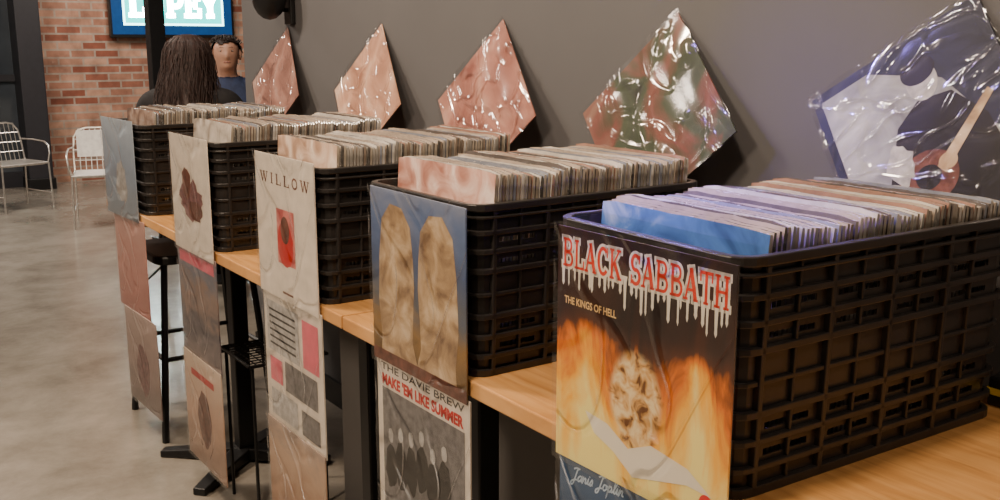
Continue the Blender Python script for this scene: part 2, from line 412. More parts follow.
# dark glazed door at the far left, against the brick wall
m_pil = M('dark_pillar_paint', (.018, .018, .024), .5)
m_pane = M('dark_door_glass', (.055, .065, .078), .12, coat=1, var=.3, scale=2)
q = MB()
for a, b in (((.62, BY - .09, .0), (.70, BY - .002, 2.5)), ((1.10, BY - .09, 0), (1.16, BY - .002, 2.5)), ((.70, BY - .09, 2.42), (1.54, BY - .002, 2.5)), ((.70, BY - .09, 0), (1.54, BY - .002, .14)), ((.70, BY - .09, .95), (1.54, BY - .002, 1.01))): q.box(a, b)
d = q.build('door_1', m_pil); d['kind'] = 'structure'
q = MB(); q.box((.70, BY - .05, .14), (1.10, BY - .03, 2.42)); q.box((1.16, BY - .05, .14), (1.54, BY - .03, 2.42)); q.build('door_glass', m_pane, d)

# ------------------------------------------------------------------ counter tables
def counter(y0, y1, peds, panel, label):
    t = thing('counter_table', label, 'table', (1.13, (y0 + y1) / 2, 0), 0, 'oak counter tables along the wall')
    h = (y1 - y0) / 2; yc = (y0 + y1) / 2
    q = MB(); q.box((-.3175, -h, CT - .028), (.315, h, CT)); q.build('tabletop', m_wood, t, bevel=.003)
    q = MB(); q.box((-.005, panel[0] - yc, .0), (.013, panel[1] - yc, CT - .0285)); q.build('wall_stand_in', m_panel, t, bevel=.002)  # added panel, catches light in place of the lit wall behind
    for y in peds:
        yy = y - yc; px = -.13
        q = MB(); q.box((px - .024, yy - .024, .03), (px + .024, yy + .024, CT - .034)); pe = q.build('pedestal', m_blackm, t, bevel=.004)
        q = MB(); q.box((px - .16, yy - .12, CT - .034), (px + .11, yy + .12, CT - .028)); q.build('mounting_plate', m_blackm, pe)
        q = MB()
        back = .27 if not (panel[0] < y < panel[1]) else .15
        for k, an in enumerate((41, 139, 221, 319)):
            a = R(an)
            d = Vector((math.cos(a), math.sin(a), 0)); n = Vector((-d.y, d.x, 0))
            c = Vector((px, yy, 0)); L = .27 if d.x < 0 else back
            pts = []
            for (l, w, z0, z1) in ((0, .032, .012, .05), (L, .02, .0, .022)):
                for s in (-1, 1):
                    pts.append((c + d * l + n * w * s, z0, z1))
            vs = [(p.x, p.y, z0) for p, z0, z1 in pts] + [(p.x, p.y, z1) for p, z0, z1 in pts]
            q.add(vs, [(0, 2, 3, 1), (4, 5, 7, 6), (0, 1, 5, 4), (2, 6, 7, 3), (0, 4, 6, 2), (1, 3, 7, 5)])
        q.build('cross_base', m_blackm, pe, bevel=.004)
counter(-.25, 1.733, (.20, 1.52), (-.2, 1.72), 'near oak counter under the two closest crates, black pedestal legs')
counter(1.737, 3.60, (1.98, 2.87), (1.75, 2.42), 'far oak counter under the three distant crates, black cross-footed pedestals')

# ------------------------------------------------------------------ crates
CL, CW, CH = .50, .36, .28
def rrect(l, w, r, nl=24, nw=18, nc=4):
    pts = []
    hl, hw = l / 2, w / 2
    def side(a, b, n, sid):
        for i in range(n): pts.append((a[0] + (b[0] - a[0]) * i / n, a[1] + (b[1] - a[1]) * i / n, sid, i, n))
    def corner(cx, cy, a0):
        for i in range(nc):
            a = R(a0 + 90 * i / nc); pts.append((cx + r * math.cos(a), cy + r * math.sin(a), -1, i, nc))
    side((-hl + r, -hw), (hl - r, -hw), nl, 0); corner(hl - r, -hw + r, -90)
    side((hl, -hw + r), (hl, hw - r), nw, 1); corner(hl - r, hw - r, 0)
    side((hl - r, hw), (-hl + r, hw), nl, 2); corner(-hl + r, hw - r, 90)
    side((-hl, hw - r), (-hl, -hw + r), nw, 3); corner(-hl + r, -hw + r, 180)
    return pts
def taper(z): return .006 * (1 - z / CH)
def ring(q, ins, th, z0, z1, r=.035):
    loops = []
    for (i, z) in ((ins + taper(z0), z0), (ins + taper(z1), z1), (ins + th + taper(z1), z1), (ins + th + taper(z0), z0)):
        loops.append([(p[0], p[1], z) for p in rrect(CL - 2 * i, CW - 2 * i, max(.006, r - i))])
    n = len(loops[0]); vs = sum(loops, []); fs = []
    for a in range(4):
        b = (a + 1) % 4
        for k in range(n):
            k2 = (k + 1) % n; fs.append((a * n + k, a * n + k2, b * n + k2, b * n + k))
    q.add(vs, fs)
def make_crate(label):
    t = thing('plastic_crate', label, 'crate', (0, 0, 0), 0, 'black plastic crates on the counter')
    zs = [0, .012, .030, .043, .0515, .062, .075, .0835, .095, .104, .170, .1825, .190, .208, .2165, .2245, .236, CH - .004]
    slots = {i for i, z in enumerate(zs) if z in (.043, .075, .1825, .2165)}
    q = MB(); loops = []
    for z in zs:
        i = .0095 + taper(z); loops.append(rrect(CL - 2 * i, CW - 2 * i, .026))
    n = len(loops[0])
    vs = [(p[0], p[1], z) for l, z in zip(loops, zs) for p in l]; fs = []
    for a in range(len(zs) - 1):
        for k in range(n):
            p = loops[a][k]
            if p[2] in (0, 2) and a in slots and p[3] % 6 in (1, 2, 3, 4): continue
            k2 = (k + 1) % n; fs.append((a * n + k, a * n + k2, (a + 1) * n + k2, (a + 1) * n + k))
    q.add(vs, fs); q.build('shell', m_crate, t, solid=.0030)
    q = MB()
    for z, h in ((.0, .012), (.029, .008), (.061, .008), (.094, .009), (.131, .006), (.168, .009), (.200, .008), (.230, .008)): ring(q, .0015 if h != .006 else .004, .0085 if h != .006 else .006, z, z + h)
    for p in loops[0]:
        if p[2] >= 0 and (p[3] % 6 == 0 or (p[3] % 3 == 0 and p[2] in (0, 2))):
            nx, ny = ((0, -1), (1, 0), (0, 1), (-1, 0))[p[2]]
            big = p[3] % 6 == 0
            w1, w2, dd = (.0048, .0034, .0080) if big else (.0030, .0020, .0056)
            for za, zb in ((0, CH - .012),):
                vs = []
                for z in (za, zb):
                    ox = taper(z) - taper(0)
                    for (d, w) in ((-.001, -w1), (dd, -w2), (dd, w2), (-.001, w1)):
                        vs.append((p[0] + nx * (d - ox) + (-ny) * w, p[1] + ny * (d - ox) + nx * w, z))
                q.add(vs, [(0, 1, 2, 3), (7, 6, 5, 4), (0, 4, 5, 1), (1, 5, 6, 2), (2, 6, 7, 3), (3, 7, 4, 0)])
    q.build('ribs', m_crate, t, bevel=.0014, seg=2)
    q = MB(); ring(q, 0, .012, CH - .012, CH); ring(q, .001, .008, CH - .024, CH - .019)
    q.build('rim', m_crate, t, bevel=.002)
    q = MB(); i = .0135 + taper(0)
    q.prism([(p[0], p[1]) for p in rrect(CL - 2 * i, CW - 2 * i, .02)], .001, .006); q.build('base_panel', m_crate, t)
    return t
FX = .811
# (front-centre y, yaw, front-centre x, length, width and height scale)
crates = [(.903, -1.5, .822, 1.09, .985, 1.04), (1.44, .5, .813, 1, 1, 1), (1.995, 0, .811, 1, 1, 1), (2.63, -.5, .813, 1, 1, 1), (3.30, .4, .813, 1, 1, 1)]
clab = ['black slotted plastic crate nearest the camera, flame-covered record on its front',
        'black plastic crate full of records behind the blue and ochre cover',
        'black plastic crate behind the white cover with a red portrait',
        'black plastic crate behind the cream cover with a mauve-brown blot',
        'black plastic crate at the far end behind the pale blue cover']
proto = make_crate(clab[0]); poses = []
for i, (y, deg, fx, sx, sy, sz) in enumerate(crates):
    a = R(deg); loc = Vector((fx, y, CT)) + Vector((math.cos(a), math.sin(a), 0)) * (CL * sx / 2); poses.append((loc, a, sx, sy))
    if i == 0: proto.location = loc; proto.rotation_euler = (0, 0, a); r = proto
    else: r = dup(proto, loc, a, clab[i])
    r.scale = (sx, sy, sz)

# ------------------------------------------------------------------ records filed in the crates
def medge(name, a, b, c):
    m, t, out = nt(name); p = t.nodes.new('ShaderNodeBsdfPrincipled')
    f = noise(t, 18, 3, (1, 1, .5), .4); g = noise(t, 40, 1.5, (1, .8, .5), .3)
    t.links.new(ramp(t, [(.3, a), (.5, b), (.68, c)], f), p.inputs['Base Color'])
    p.inputs['Roughness'].default_value = .14; p.inputs['Coat Weight'].default_value = 1; p.inputs['Coat Roughness'].default_value = .04
    p.inputs['Coat IOR'].default_value = 2.4
    n = bumpn(t, g, 1, .02)
    t.links.new(n, p.inputs['Normal']); t.links.new(n, p.inputs['Coat Normal'])
    t.links.new(p.outputs[0], out.inputs[0]); return m
edges = [medge('worn_edge_beige', (.26, .215, .165), (.37, .315, .25), (.50, .44, .375)),
         medge('worn_edge_grey', (.20, .182, .165), (.31, .285, .255), (.45, .42, .385)),
         medge('worn_edge_dark', (.05, .042, .04), (.10, .09, .08), (.22, .20, .18)),
         medge('worn_edge_brown', (.15, .108, .08), (.24, .185, .142), (.37, .31, .255)),
         medge('worn_edge_white', (.44, .40, .36), (.57, .52, .47), (.73, .69, .64)),
         medge('worn_edge_blue', (.15, .16, .19), (.25, .26, .30), (.44, .45, .48)),
         medge('worn_edge_red', (.22, .11, .09), (.32, .21, .165), (.48, .39, .33))]
faces = [M('sleeve_face_%d' % i, c, .2, coat=1, var=.4, scale=14, coatr=.05) for i, c in enumerate([(.38, .31, .25), (.10, .085, .08), (.3, .17, .13), (.2, .21, .25), (.52, .48, .43)])]
front_m = [MA('front_cover_blue', [(.3, (.02, .05, .12)), (.5, (.06, .15, .33)), (.7, (.45, .52, .66))], 9, (1, 1, 1), coat=1),
           MA('front_cover_pink', [(.3, (.35, .14, .10)), (.5, (.62, .36, .29)), (.7, (.85, .70, .62))], 16, coat=1),
           MA('front_cover_peach', [(.3, (.34, .2, .13)), (.5, (.62, .43, .32)), (.7, (.85, .72, .6))], 16, coat=1),
           MA('front_cover_grey', [(.3, (.2, .16, .13)), (.5, (.45, .4, .34)), (.7, (.7, .62, .55))], 14, coat=1),
           MA('front_cover_dark', [(.3, (.06, .04, .04)), (.5, (.25, .17, .13)), (.7, (.5, .4, .35))], 14, coat=1)]
RW, RH, RT = .308, .312, .0056
def rec_mesh(fm, em, seed, jag=.0009):
    """sleeve: flat slab with softened upper corners"""
    q = random.Random(seed); n = 11; w = RW / 2; vs = []; fs = []; mi = []
    top = []
    for i in range(n + 1):
        y = -w + RW * i / n; dz = q.uniform(-jag, jag) - (.003 if i in (0, n) else 0)
        top.append((y, RH + dz, 0))
    for (y, z, dx) in top:
        vs += [(-RT / 2, y, 0), (-RT / 2, y, RH - .018), (-RT / 2 + .0008, y, z), (RT / 2 - .0008, y, z), (RT / 2, y, RH - .018), (RT / 2, y, 0)]
    for i in range(n):
        a, b = i * 6, i * 6 + 6
        for j, m in ((0, 0), (1, 0), (2, 1), (3, 0), (4, 0), (5, 1)):
            j2 = (j + 1) % 6; fs.append((a + j, a + j2, b + j2, b + j)); mi.append(m)
    fs.append((5, 4, 3, 2, 1, 0)); mi.append(1); e = n * 6; fs.append((e, e + 1, e + 2, e + 3, e + 4, e + 5)); mi.append(1)
    me = bpy.data.meshes.new('vinyl_record'); me.from_pydata(vs, [], fs)
    for p, m in zip(me.polygons, mi): p.material_index = m
    b = bmesh.new(); b.from_mesh(me); bmesh.ops.recalc_face_normals(b, faces=b.faces); b.to_mesh(me); b.free()
    me.materials.append(fm); me.materials.append(em); return me
variants = [rec_mesh(rnd.choice(faces), e, 11 * i + k) for i, e in enumerate(edges) for k in range(3)]
weights = [x for x in (7, 7, 2.6, 4, 3.5, .9, .4) for _ in range(3)]
crate_words = ['the nearest crate', 'the second nearest crate', 'the middle crate', 'the second farthest crate', 'the farthest crate']
fl = ['foremost blue-covered record in the nearest crate', 'foremost pinkish record in the second nearest crate',
      'foremost peach-coloured record in the middle crate', 'foremost grey-beige record in the second farthest crate',
      'foremost dark brown record in the farthest crate']
for ci, (loc, a, sx, sy) in enumerate(poses):
    n = 58; x0, x1 = -CL * sx / 2 + (.052 if ci == 0 else .040), CL * sx / 2 - .042
    ln = R((3.5, 4.0, 3.0, 4.5, 3.5)[ci]); ca, sa = math.cos(a), math.sin(a)
    for k in range(n):
        me = rec_mesh(front_m[ci], edges[0], 900 + ci) if k == 0 else rnd.choices(variants, weights)[0]
        o = bpy.data.objects.new('vinyl_record', me); C.objects.link(o)
        hump = .003 * math.sin(k * .33 + ci) + rnd.uniform(-.0034, .0026) - (.008 if ci == 0 else 0)
        lx = x0 + (x1 - x0) * k / (n - 1); ly = rnd.uniform(-.0012, .0012) + .0014 * math.sin(k * .21 + ci)
        o.location = (loc.x + ca * lx - sa * ly, loc.y + sa * lx + ca * ly, CT + .0068)
        o.scale = (1, sy, 1 + hump / RH + .008)
        o.rotation_euler = (rnd.uniform(-.002, .002), ln + rnd.uniform(-.0008, .0008), a)
        tag(o, fl[ci] if k == 0 else 'thin worn record sleeve filed behind the foremost one in ' + crate_words[ci], 'record', 'records filed in ' + crate_words[ci])

# ------------------------------------------------------------------ hanging and leaning covers
def sheet(S, wav, seed, n=14, ext=0.006, y=-.0028):
    q = random.Random(seed); ph = [q.uniform(0, 6) for _ in range(4)]
    mb = MB(); vs = []; fs = []; a = S / 2 + ext
    for j in range(n + 1):
        for i in range(n + 1):
            u = -a + 2 * a * i / n; v = -ext + (S + 2 * ext) * j / n
            d = wav * (math.sin(u * 31 + v * 17 + ph[0]) * .5 + math.sin(u * 53 - v * 41 + ph[1]) * .3 + math.sin(v * 67 + u * 9 + ph[2]) * .3)
            vs.append((u, y + min(d, 0) - max(d, 0) * .3, v))
    for j in range(n):
        for i in range(n): k = j * (n + 1) + i; fs.append((k, k + 1, k + n + 2, k + n + 1))
    mb.add(vs, fs); return mb
def cover_obj(label, group, base, art=None, arts=None, S=.315, wrap=None, wav=.0012, seed=1):
    t = thing('record_cover', label, 'record', (0, 0, 0), R(-90), group)
    q = MB(); q.box((-S / 2, 0, 0), (S / 2, .0026, S)); q.build('cover', base, t)
    if art: art.build('printed_artwork', arts, t)
    sheet(S, wav, seed).build('plastic_sleeve', wrap or m_sleeve, t, smooth=True)
    return t
def hang(t, y, ztop, x=.8075, yaw=0, roll=0, sx=1, sz=1):
    t.rotation_euler = (0, R(roll), R(-90 + yaw)); t.location = (x - .0028, y, ztop - .315 * sz); t.scale = (sx, 1, sz)

G1 = 'record covers hanging down the front of the nearest crate'
G2 = 'record covers hanging down the front of the second nearest crate'
G3 = 'record covers hanging down the front of the middle crate'
G4 = 'record covers hanging down the front of the second farthest crate'
G5 = 'record covers hanging down the front of the farthest crate'

# nearest: flames
a = Art(); mats = [m_wht, m_redtitle, m_dark, m_orange, m_emblem]
a.serif('BLACK SABBATH', .035, .835, .97, .955, 0, .022)
q = random.Random(3)
for i in range(30):
    u = .045 + .92 * i / 29 + q.uniform(-.01, .01); l = q.choice((.01, .02, .035, .055, .08)) + q.uniform(0, .015); w = q.uniform(.006, .011)
    if u < .42: l *= .7
    a.poly([(u - w * 1.5, .86), (u - w, .835), (u - w * .7, .84 - l), (u - w * .8, .825 - l), (u, .81 - l), (u + w * .8, .825 - l), (u + w * .7, .84 - l), (u + w, .835), (u + w * 1.5, .86)], 0, True)
a.k += 1
a.serif('BLACK SABBATH', .035, .835, .97, .955, 1)
a.text('THE KINGS OF HELL', .05, .680, .38, .712, 3, .025)
a.poly([(.20, .25), (.34, .235), (.47, .17), (.60, .225), (.80, .20), (.93, .13), (.80, .135), (.66, .10), (.50, .06), (.38, .13), (.26, .17)], 0)
a.ell(.90, .095, .035, .038, 4)
t = cover_obj('flame-covered record cover with dripping red title, on the nearest crate', G1, mat_flames(), a, mats, seed=1, wav=.0012)
hang(t, .880, 1.036, x=.8085, yaw=1.0, sx=.985, sz=1.02)
a = Art(); a.hand('Janis Joplin', .08, .878, .064, .0038, 0, .3, .14); a.ell(.55, .4, .25, .3, 1); a.ell(.55, .5, .1, .13, 2)
t = cover_obj('dark blue cover with pale handwritten title hanging below the flame cover', G1, mat_grad('dark_blue_print', [(.0, (.02, .03, .05)), (.6, (.03, .07, .14)), (1, (.05, .12, .24))]), a, [m_paleblue, m_dark, m_tan], seed=2)
hang(t, .874, .722, x=.8115, yaw=.3)
# second
a = Art()
for cx, s in ((.31, 1), (.70, -1)):
    a.poly([(cx + s * x, y) for x, y in ((-.21, .04), (-.20, .16), (-.23, .35), (-.215, .62), (-.18, .83), (-.08, .925), (.05, .915), (.14, .82), (.165, .66), (.175, .5), (.16, .34), (.15, .18), (.20, .06), (.2, .03))], 0, True)
a.k += 1
a.rect(.0, .0, 1, .07, 1)
t = cover_obj('blue cover with two tall ochre shapes hanging on the second nearest crate', G2,
              mat_grad('dusk_sky_print', [(.0, (.05, .03, .015)), (.22, (.30, .17, .05)), (.4, (.12, .13, .15)), (.62, (.07, .11, .22)), (.85, (.14, .2, .36)), (1, (.24, .28, .40))], .35), a, [m_tan, m_brown], seed=3)
hang(t, 1.426, 1.026)
a = Art(); a.text('THE DAVIE BREW', .05, .925, .95, .968, 0, .01); a.text("MAKE 'EM LIKE SUMMER", .06, .835, .94, .905, 1, .045)
a.rect(.06, .03, .95, .82, 2)
q = random.Random(5)
for i in range(7):
    u = .15 + .12 * i; v = .45 + q.uniform(-.14, .18)
    a.blob(u, v - .16, .08, .16, 3, .25, 18, i); a.blob(u, v + .03, .032, .05, 4, .2, 14, i + 9)
t = cover_obj('white cover with red lettering and a black-and-white group photo, below the blue cover', G2, m_cream, a, [m_dark, m_red, m_grey, m_dark, m_lgrey], seed=4)
hang(t, 1.422, .716, .811)
# middle
a = Art(); a.serif('WILLOW', .10, .80, .93, .875, 0, 0, .42)
a.rect(.36, .26, .66, .64, 1); a.blob(.5, .40, .14, .17, 2, .1, seed=2); a.ell(.5, .5, .075, .095, 3); a.rect(.42, .05, .60, .065, 0)
m_rose = MA('rose_print', [(.3, (.45, .05, .06)), (.6, (.75, .25, .22)), (.8, (.85, .5, .4))], 20)
t = cover_obj('white cover with a small red portrait and spaced dark title, on the middle crate', G3, m_cream, a, [m_brown, m_rose, m_red, m_brown], seed=5)
hang(t, 1.985, 1.04)
a = Art(); a.rect(.05, .55, .62, .92, 0); a.rect(.35, .30, .9, .52, 1); a.rect(.08, .06, .55, .26, 0); a.rect(.68, .56, .94, .9, 2)
a.rect(.62, .06, .92, .24, 1); a.rect(.08, .32, .30, .50, 3)
for i in range(6): a.rect(.10, .60 + i * .05, .56, .615 + i * .05, 4, True)
t = cover_obj('white collage cover with grey blocks and pink squares, below the red portrait', G3, m_cream, a, [m_lgrey, m_grey, m_pink, m_pink, m_dark], seed=6)
hang(t, 1.980, .732, .811)
t = cover_obj('brownish orange cover at the foot of the middle hanging column', G3, mat_grad('amber_print', [(.0, (.12, .06, .03)), (.4, (.42, .22, .12)), (.8, (.6, .42, .3)), (1, (.4, .3, .25))], .6), seed=7)
hang(t, 1.980, .424, .8075)
# second farthest
a = Art(); a.blob(.5, .47, .36, .20, 0, .35, 30, 4); a.blob(.42, .60, .14, .16, 1, .3, 20, 6); a.blob(.62, .38, .2, .1, 1, .3, 20, 8)
t = cover_obj('cream cover with a mauve-brown blot in its middle, hanging on a distant crate', G4, m_cream, a, [m_mauve, m_brown], seed=8)
hang(t, 2.628, 1.036)
a = Art(); a.rect(.05, .86, .95, .96, 0)
t = cover_obj('murky brown-blue cover with a pink band across its top', G4, mat_grad('murky_print', [(.0, (.25, .2, .2)), (.35, (.08, .07, .09)), (.6, (.3, .2, .16)), (.85, (.15, .17, .22)), (1, (.4, .3, .3))], .8), a, [m_pink], seed=9)
hang(t, 2.624, .728, .811)
a = Art(); a.blob(.5, .45, .2, .28, 0, .2, 24, 3); a.rect(.2, .8, .8, .86, 1)
t = cover_obj('peach cover with a dark figure at the foot of the column beside the stool', G4, mat_grad('peach_print', [(.0, (.35, .22, .16)), (.5, (.65, .42, .3)), (1, (.75, .6, .48))], .5), a, [m_brown, m_red], seed=10)
hang(t, 2.622, .425, .8075)
# farthest
a = Art(); a.blob(.55, .35, .2, .25, 0, .3, 24, 5)
t = cover_obj('pale blue cover with a grey figure, topmost on the farthest crate', G5, mat_grad('pale_sky_print', [(.0, (.3, .34, .38)), (.5, (.34, .42, .52)), (1, (.5, .58, .66))], .4), a, [m_lgrey], seed=11)
hang(t, 3.325, 1.04, .799, yaw=3)
t = cover_obj('pinkish red cover hanging in the middle of the farthest column', G5, mat_grad('salmon_print', [(.0, (.5, .2, .16)), (.5, (.62, .30, .25)), (1, (.68, .42, .36))], .6), seed=12)
hang(t, 3.28, .731, .805, yaw=2)
a = Art(); a.blob(.5, .4, .22, .3, 0, .25, 24, 9)
t = cover_obj('greyish pink cover with a dark face at the foot of the farthest column', G5, mat_grad('dusty_pink_print', [(.0, (.2, .15, .14)), (.5, (.4, .28, .25)), (1, (.55, .42, .38))], .5), a, [m_mauve], seed=13)
hang(t, 3.215, .421, .801, yaw=2.5)

# ---- leaning on the wall
GW = 'wrapped record covers propped corner-down against the grey wall'
def lean(t, yb, zb, rollang, S=.315, xb=1.338, xt=WX - .004):
    """bottom corner at yb,zb; tilted so the top corner reaches the wall"""
    diag = S * (math.sin(R(rollang)) + math.cos(R(rollang)))
    tilt = math.asin(min(.9, (xt - xb) / diag))
    Mt = Matrix.Translation((xb, yb, zb)) @ Matrix.Rotation(R(-90), 4, 'Z') @ Matrix.Rotation(-tilt, 4, 'X') @ Matrix.Rotation(-R(rollang), 4, 'Y') @ Matrix.Translation((S / 2, 0, 0))
    t.location = Mt.translation; t.rotation_euler = Mt.to_euler()
a = Art(); m_pale = MA('pale_grey_photo_print', [(.3, (.16, .16, .18)), (.5, (.36, .36, .38)), (.7, (.58, .57, .57))], 8, coat=0, rough=.6)
m_ink2 = M('blue_black_ink', (.022, .024, .05), .5)
mats = [m_ink2, m_dark, m_lgrey, m_brown, m_pale, m_tan]
a.rect(.05, .05, .95, .95, 4)
a.poly([(.35, .95), (.95, .95), (.95, .25), (.84, .40), (.70, .72), (.52, .84)], 0)
a.poly([(.20, .05), (.26, .35), (.40, .60), (.55, .68), (.72, .64), (.84, .45), (.88, .05)], 1); a.ell(.60, .76, .085, .10, 2); a.ell(.60, .82, .095, .07, 1)
a.ell(.46, .30, .16, .13, 3); a.ell(.46, .30, .07, .06, 1); a.poly([(.52, .33), (.88, .56), (.90, .53), (.55, .28)], 5); a.ell(.58, .33, .05, .04, 5); a.blob(.35, .42, .09, .12, 2, .3, 20, 2)
t = cover_obj('large glossy black, grey and white wrapped cover behind the nearest crate', GW, m_ink2, a, mats, wrap=m_wrap2, wav=.006, seed=21)
lean(t, .955, .915, 33, xb=1.378)
dia = [('dark red and green wrapped cover propped between the two nearest crates', 1.495, .903, 44, [(.28, (.016, .018, .014)), (.42, (.035, .05, .022)), (.55, (.16, .045, .032)), (.75, (.25, .15, .105))], 6),
       ('reddish pink wrapped cover propped behind the middle crate', 2.115, .90, 43, [(.3, (.25, .08, .06)), (.5, (.46, .22, .17)), (.72, (.66, .44, .35))], 5),
       ('pale peach wrapped cover propped behind the second farthest crate', 2.765, .900, 42, [(.3, (.36, .17, .11)), (.5, (.62, .37, .26)), (.72, (.85, .68, .54))], 6),
       ('dusky pink wrapped cover propped at the far end of the wall', 3.49, .90, 41, [(.3, (.18, .08, .065)), (.5, (.40, .21, .17)), (.72, (.62, .45, .38))], 6)]
for i, (lab, yb, zb, ro, cols, sc) in enumerate(dia):
    t = cover_obj(lab, GW, MA('wrapped_print_%d' % i, cols, sc, coat=0, rough=.65), wrap=m_wrap1 if i == 0 else m_wrap, wav=.006, seed=30 + i)
    lean(t, yb, zb, ro)

# ------------------------------------------------------------------ small box behind the crate
t = thing('small_box', 'small black box with yellow stripe on the counter behind the nearest crate', 'box', (1.41, .70, CT))
q = MB(); q.box((-.028, -.05, 0), (.028, .05, .045)); q.build('body', m_black, t, bevel=.004)
q = MB(); q.box((-.029, -.051, .018), (.029, .051, .028)); q.build('stripe', M('yellow_tape', (.8, .6, .05), .4), t)

# ------------------------------------------------------------------ wall lamp at the far end
t = thing('wall_lamp', 'round black wall lamp near the far end of the grey wall', 'lamp', (WX, 3.42, 1.39))
q = MB(); q.box((-.02, -.03, -.05), (-.001, .03, .05)); q.build('wall_plate', m_blackm, t, bevel=.004)
q = MB(); q.tube([(-.015, 0, 0), (-.05, 0, .0), (-.07, 0, .03)], .008); q.build('arm', m_blackm, t, smooth=True)
q = MB(); q.ball((-.085, 0, .055), (.06, .075, .09)); q.build('lamp_shade', m_blackm, t, smooth=True)

# ------------------------------------------------------------------ metal stool and mesh stool
def bar_stool(loc, rz, label, H=.61, foot=.185, top=.14, mesh=False):
    t = thing('counter_stool', label, 'stool', loc, rz, 'stools under the counter')
    if not mesh:
        q = MB(); q.prism([(x, y) for x, y, *_ in rrect(.34, .34, .05, 2, 2, 5)], H - .03, H); q.build('seat', m_blackm, t, bevel=.008)
    else:
        q = MB(); h = .11
        for i in range(11):
            u = -h + 2 * h * i / 10; q.tube([(u, -h, H), (u, h, H)], .0018, 5); q.tube([(-h, u, H + .002), (h, u, H + .002)], .0018, 5)
        q.tube([(-h, -h, H), (h, -h, H), (h, h, H), (-h, h, H), (-h, -h, H)], .005, 6); q.build('mesh_seat', m_blackm, t)
    zl = H - .02 if not mesh else H
    for sx in (-1, 1):
        for sy in (-1, 1):
            q = MB(); q.tube([(sx * foot, sy * foot, .0), (sx * foot, sy * foot, .012), (sx * top, sy * top, zl)], [.012, .012, .011] if not mesh else [.005] * 3, 6); q.build('leg', m_blackm, t)
    if not mesh:
        z = .27; k = foot + (top - foot) * z / H
        for a, b in (((-k, -k), (k, -k)), ((k, -k), (k, k)), ((k, k), (-k, k)), ((-k, k), (-k, -k))):
            q = MB(); q.tube([(*a, z), (*b, z)], .008, 6); q.build('stretcher', m_blackm, t)
    return t
bar_stool((1.02, 3.33, 0), 0, 'black metal stool under the counter behind the farthest hanging column')
bar_stool((.985, 2.55, 0), 0, 'low black wire-mesh stool under the far counter', H=.44, foot=.10, top=.10, mesh=True)

# ------------------------------------------------------------------ wire chairs
def make_chair(label, loc, rz, rod, pad, group='wire chairs in the seating area', sc=1, arms=True):
    t = thing('wire_chair', label, 'chair', loc, rz, group); t.scale = (sc, sc, sc)
    q = MB(); w = .23
    q.prism([(x, y) for x, y, *_ in rrect(.44, .42, .05, 2, 2, 5)], .425, .449); q.build('seat', pad, t, bevel=.01)
    q = MB(); q.tube([(-w, .21, .44), (w, .21, .44), (w, -.21, .44), (-w, -.21, .44), (-w, .21, .44)], .009, 6)
    q.tube([(-w, -.21, .44), (-w, -.25, .62), (-w + .01, -.276, .73), (-w + .05, -.289, .79), (-w + .11, -.292, .805), (w - .11, -.292, .805), (w - .05, -.289, .79), (w - .01, -.276, .73), (w, -.25, .62), (w, -.21, .44)], .009, 6)
    q.build('frame', rod, t)
    q = MB()
    for i in range(9):
        u = -.18 + .36 * i / 8; q.tube([(u, -.21, .44), (u, -.25, .62), (u, -.29, .80)], .004, 5)
    for z, y in ((.53, -.23), (.62, -.25), (.71, -.27)): q.tube([(-w + .008, y, z), (w - .008, y, z)], .004, 5)
    if pad is m_white:
        q.add([(-.2, -.242, .56), (.2, -.242, .56), (.2, -.283, .785), (-.2, -.283, .785), (-.2, -.228, .56), (.2, -.228, .56), (.2, -.268, .785), (-.2, -.268, .785)],
          [(0, 1, 2, 3), (7, 6, 5, 4), (0, 4, 5, 1), (1, 5, 6, 2), (2, 6, 7, 3), (3, 7, 4, 0)])
    q.build('backrest', [rod if pad is not m_white else m_white], t)
    for sx in (-1, 1):
        if arms:
            q = MB(); q.tube([(sx * w, .20, .44), (sx * (w + .02), .205, .53), (sx * (w + .03), .18, .60), (sx * (w + .03), .11, .635), (sx * (w + .03), -.08, .645), (sx * w, -.255, .645)], .008, 6); q.build('armrest', rod, t, smooth=True)
        for sy, fy in ((.21, .22), (-.21, -.25)):
            q = MB(); q.tube([(sx * w, sy, .44), (sx * (w + .01), fy, 0)], .009, 6); q.build('leg', rod, t)
    for sx in (-1, 1):
        q = MB(); q.tube([(sx * (w + .006), .217, .15), (sx * (w + .006), -.237, .15)], .006, 6); q.build('stretcher', rod, t)
    return t
make_chair('white-backed wire chair standing out in front of the brick wall', (1.68, 7.50, 0), R(165), m_silver, m_white, sc=.84)
make_chair('silver wire chair in front of the dark glazed door at left', (1.27, 8.6, 0), R(200), m_silver, m_silver, sc=.82)

# ------------------------------------------------------------------ people, their chairs and table
P1 = Vector((1.515, 4.85, 0)); P2 = Vector((2.045, 5.82, 0))
dv = (P2 - P1); az = math.atan2(dv.y, dv.x) - math.pi / 2
make_chair('black wire chair under the long-haired person', P1, az, m_blackm, m_blackm, arms=False)
make_chair('black wire chair under the person in the blue jacket', P2, az + math.pi, m_blackm, m_blackm, arms=False)
mid = (P1 + P2) / 2
t = thing('bistro_table', 'small round table between the two seated people', 'table', mid)
q = MB(); q.lathe([(.0, .715), (.29, .715), (.30, .722), (.30, .735), (.295, .74), (.0, .74)], 32); q.build('tabletop', m_wood, t)
q = MB(); q.lathe([(.03, .02), (.028, .715)], 16); q.build('pedestal', m_blackm, t, smooth=True)
q = MB(); q.lathe([(.15, 0), (.15, .012), (.05, .03)], 32); q.build('base', m_blackm, t)

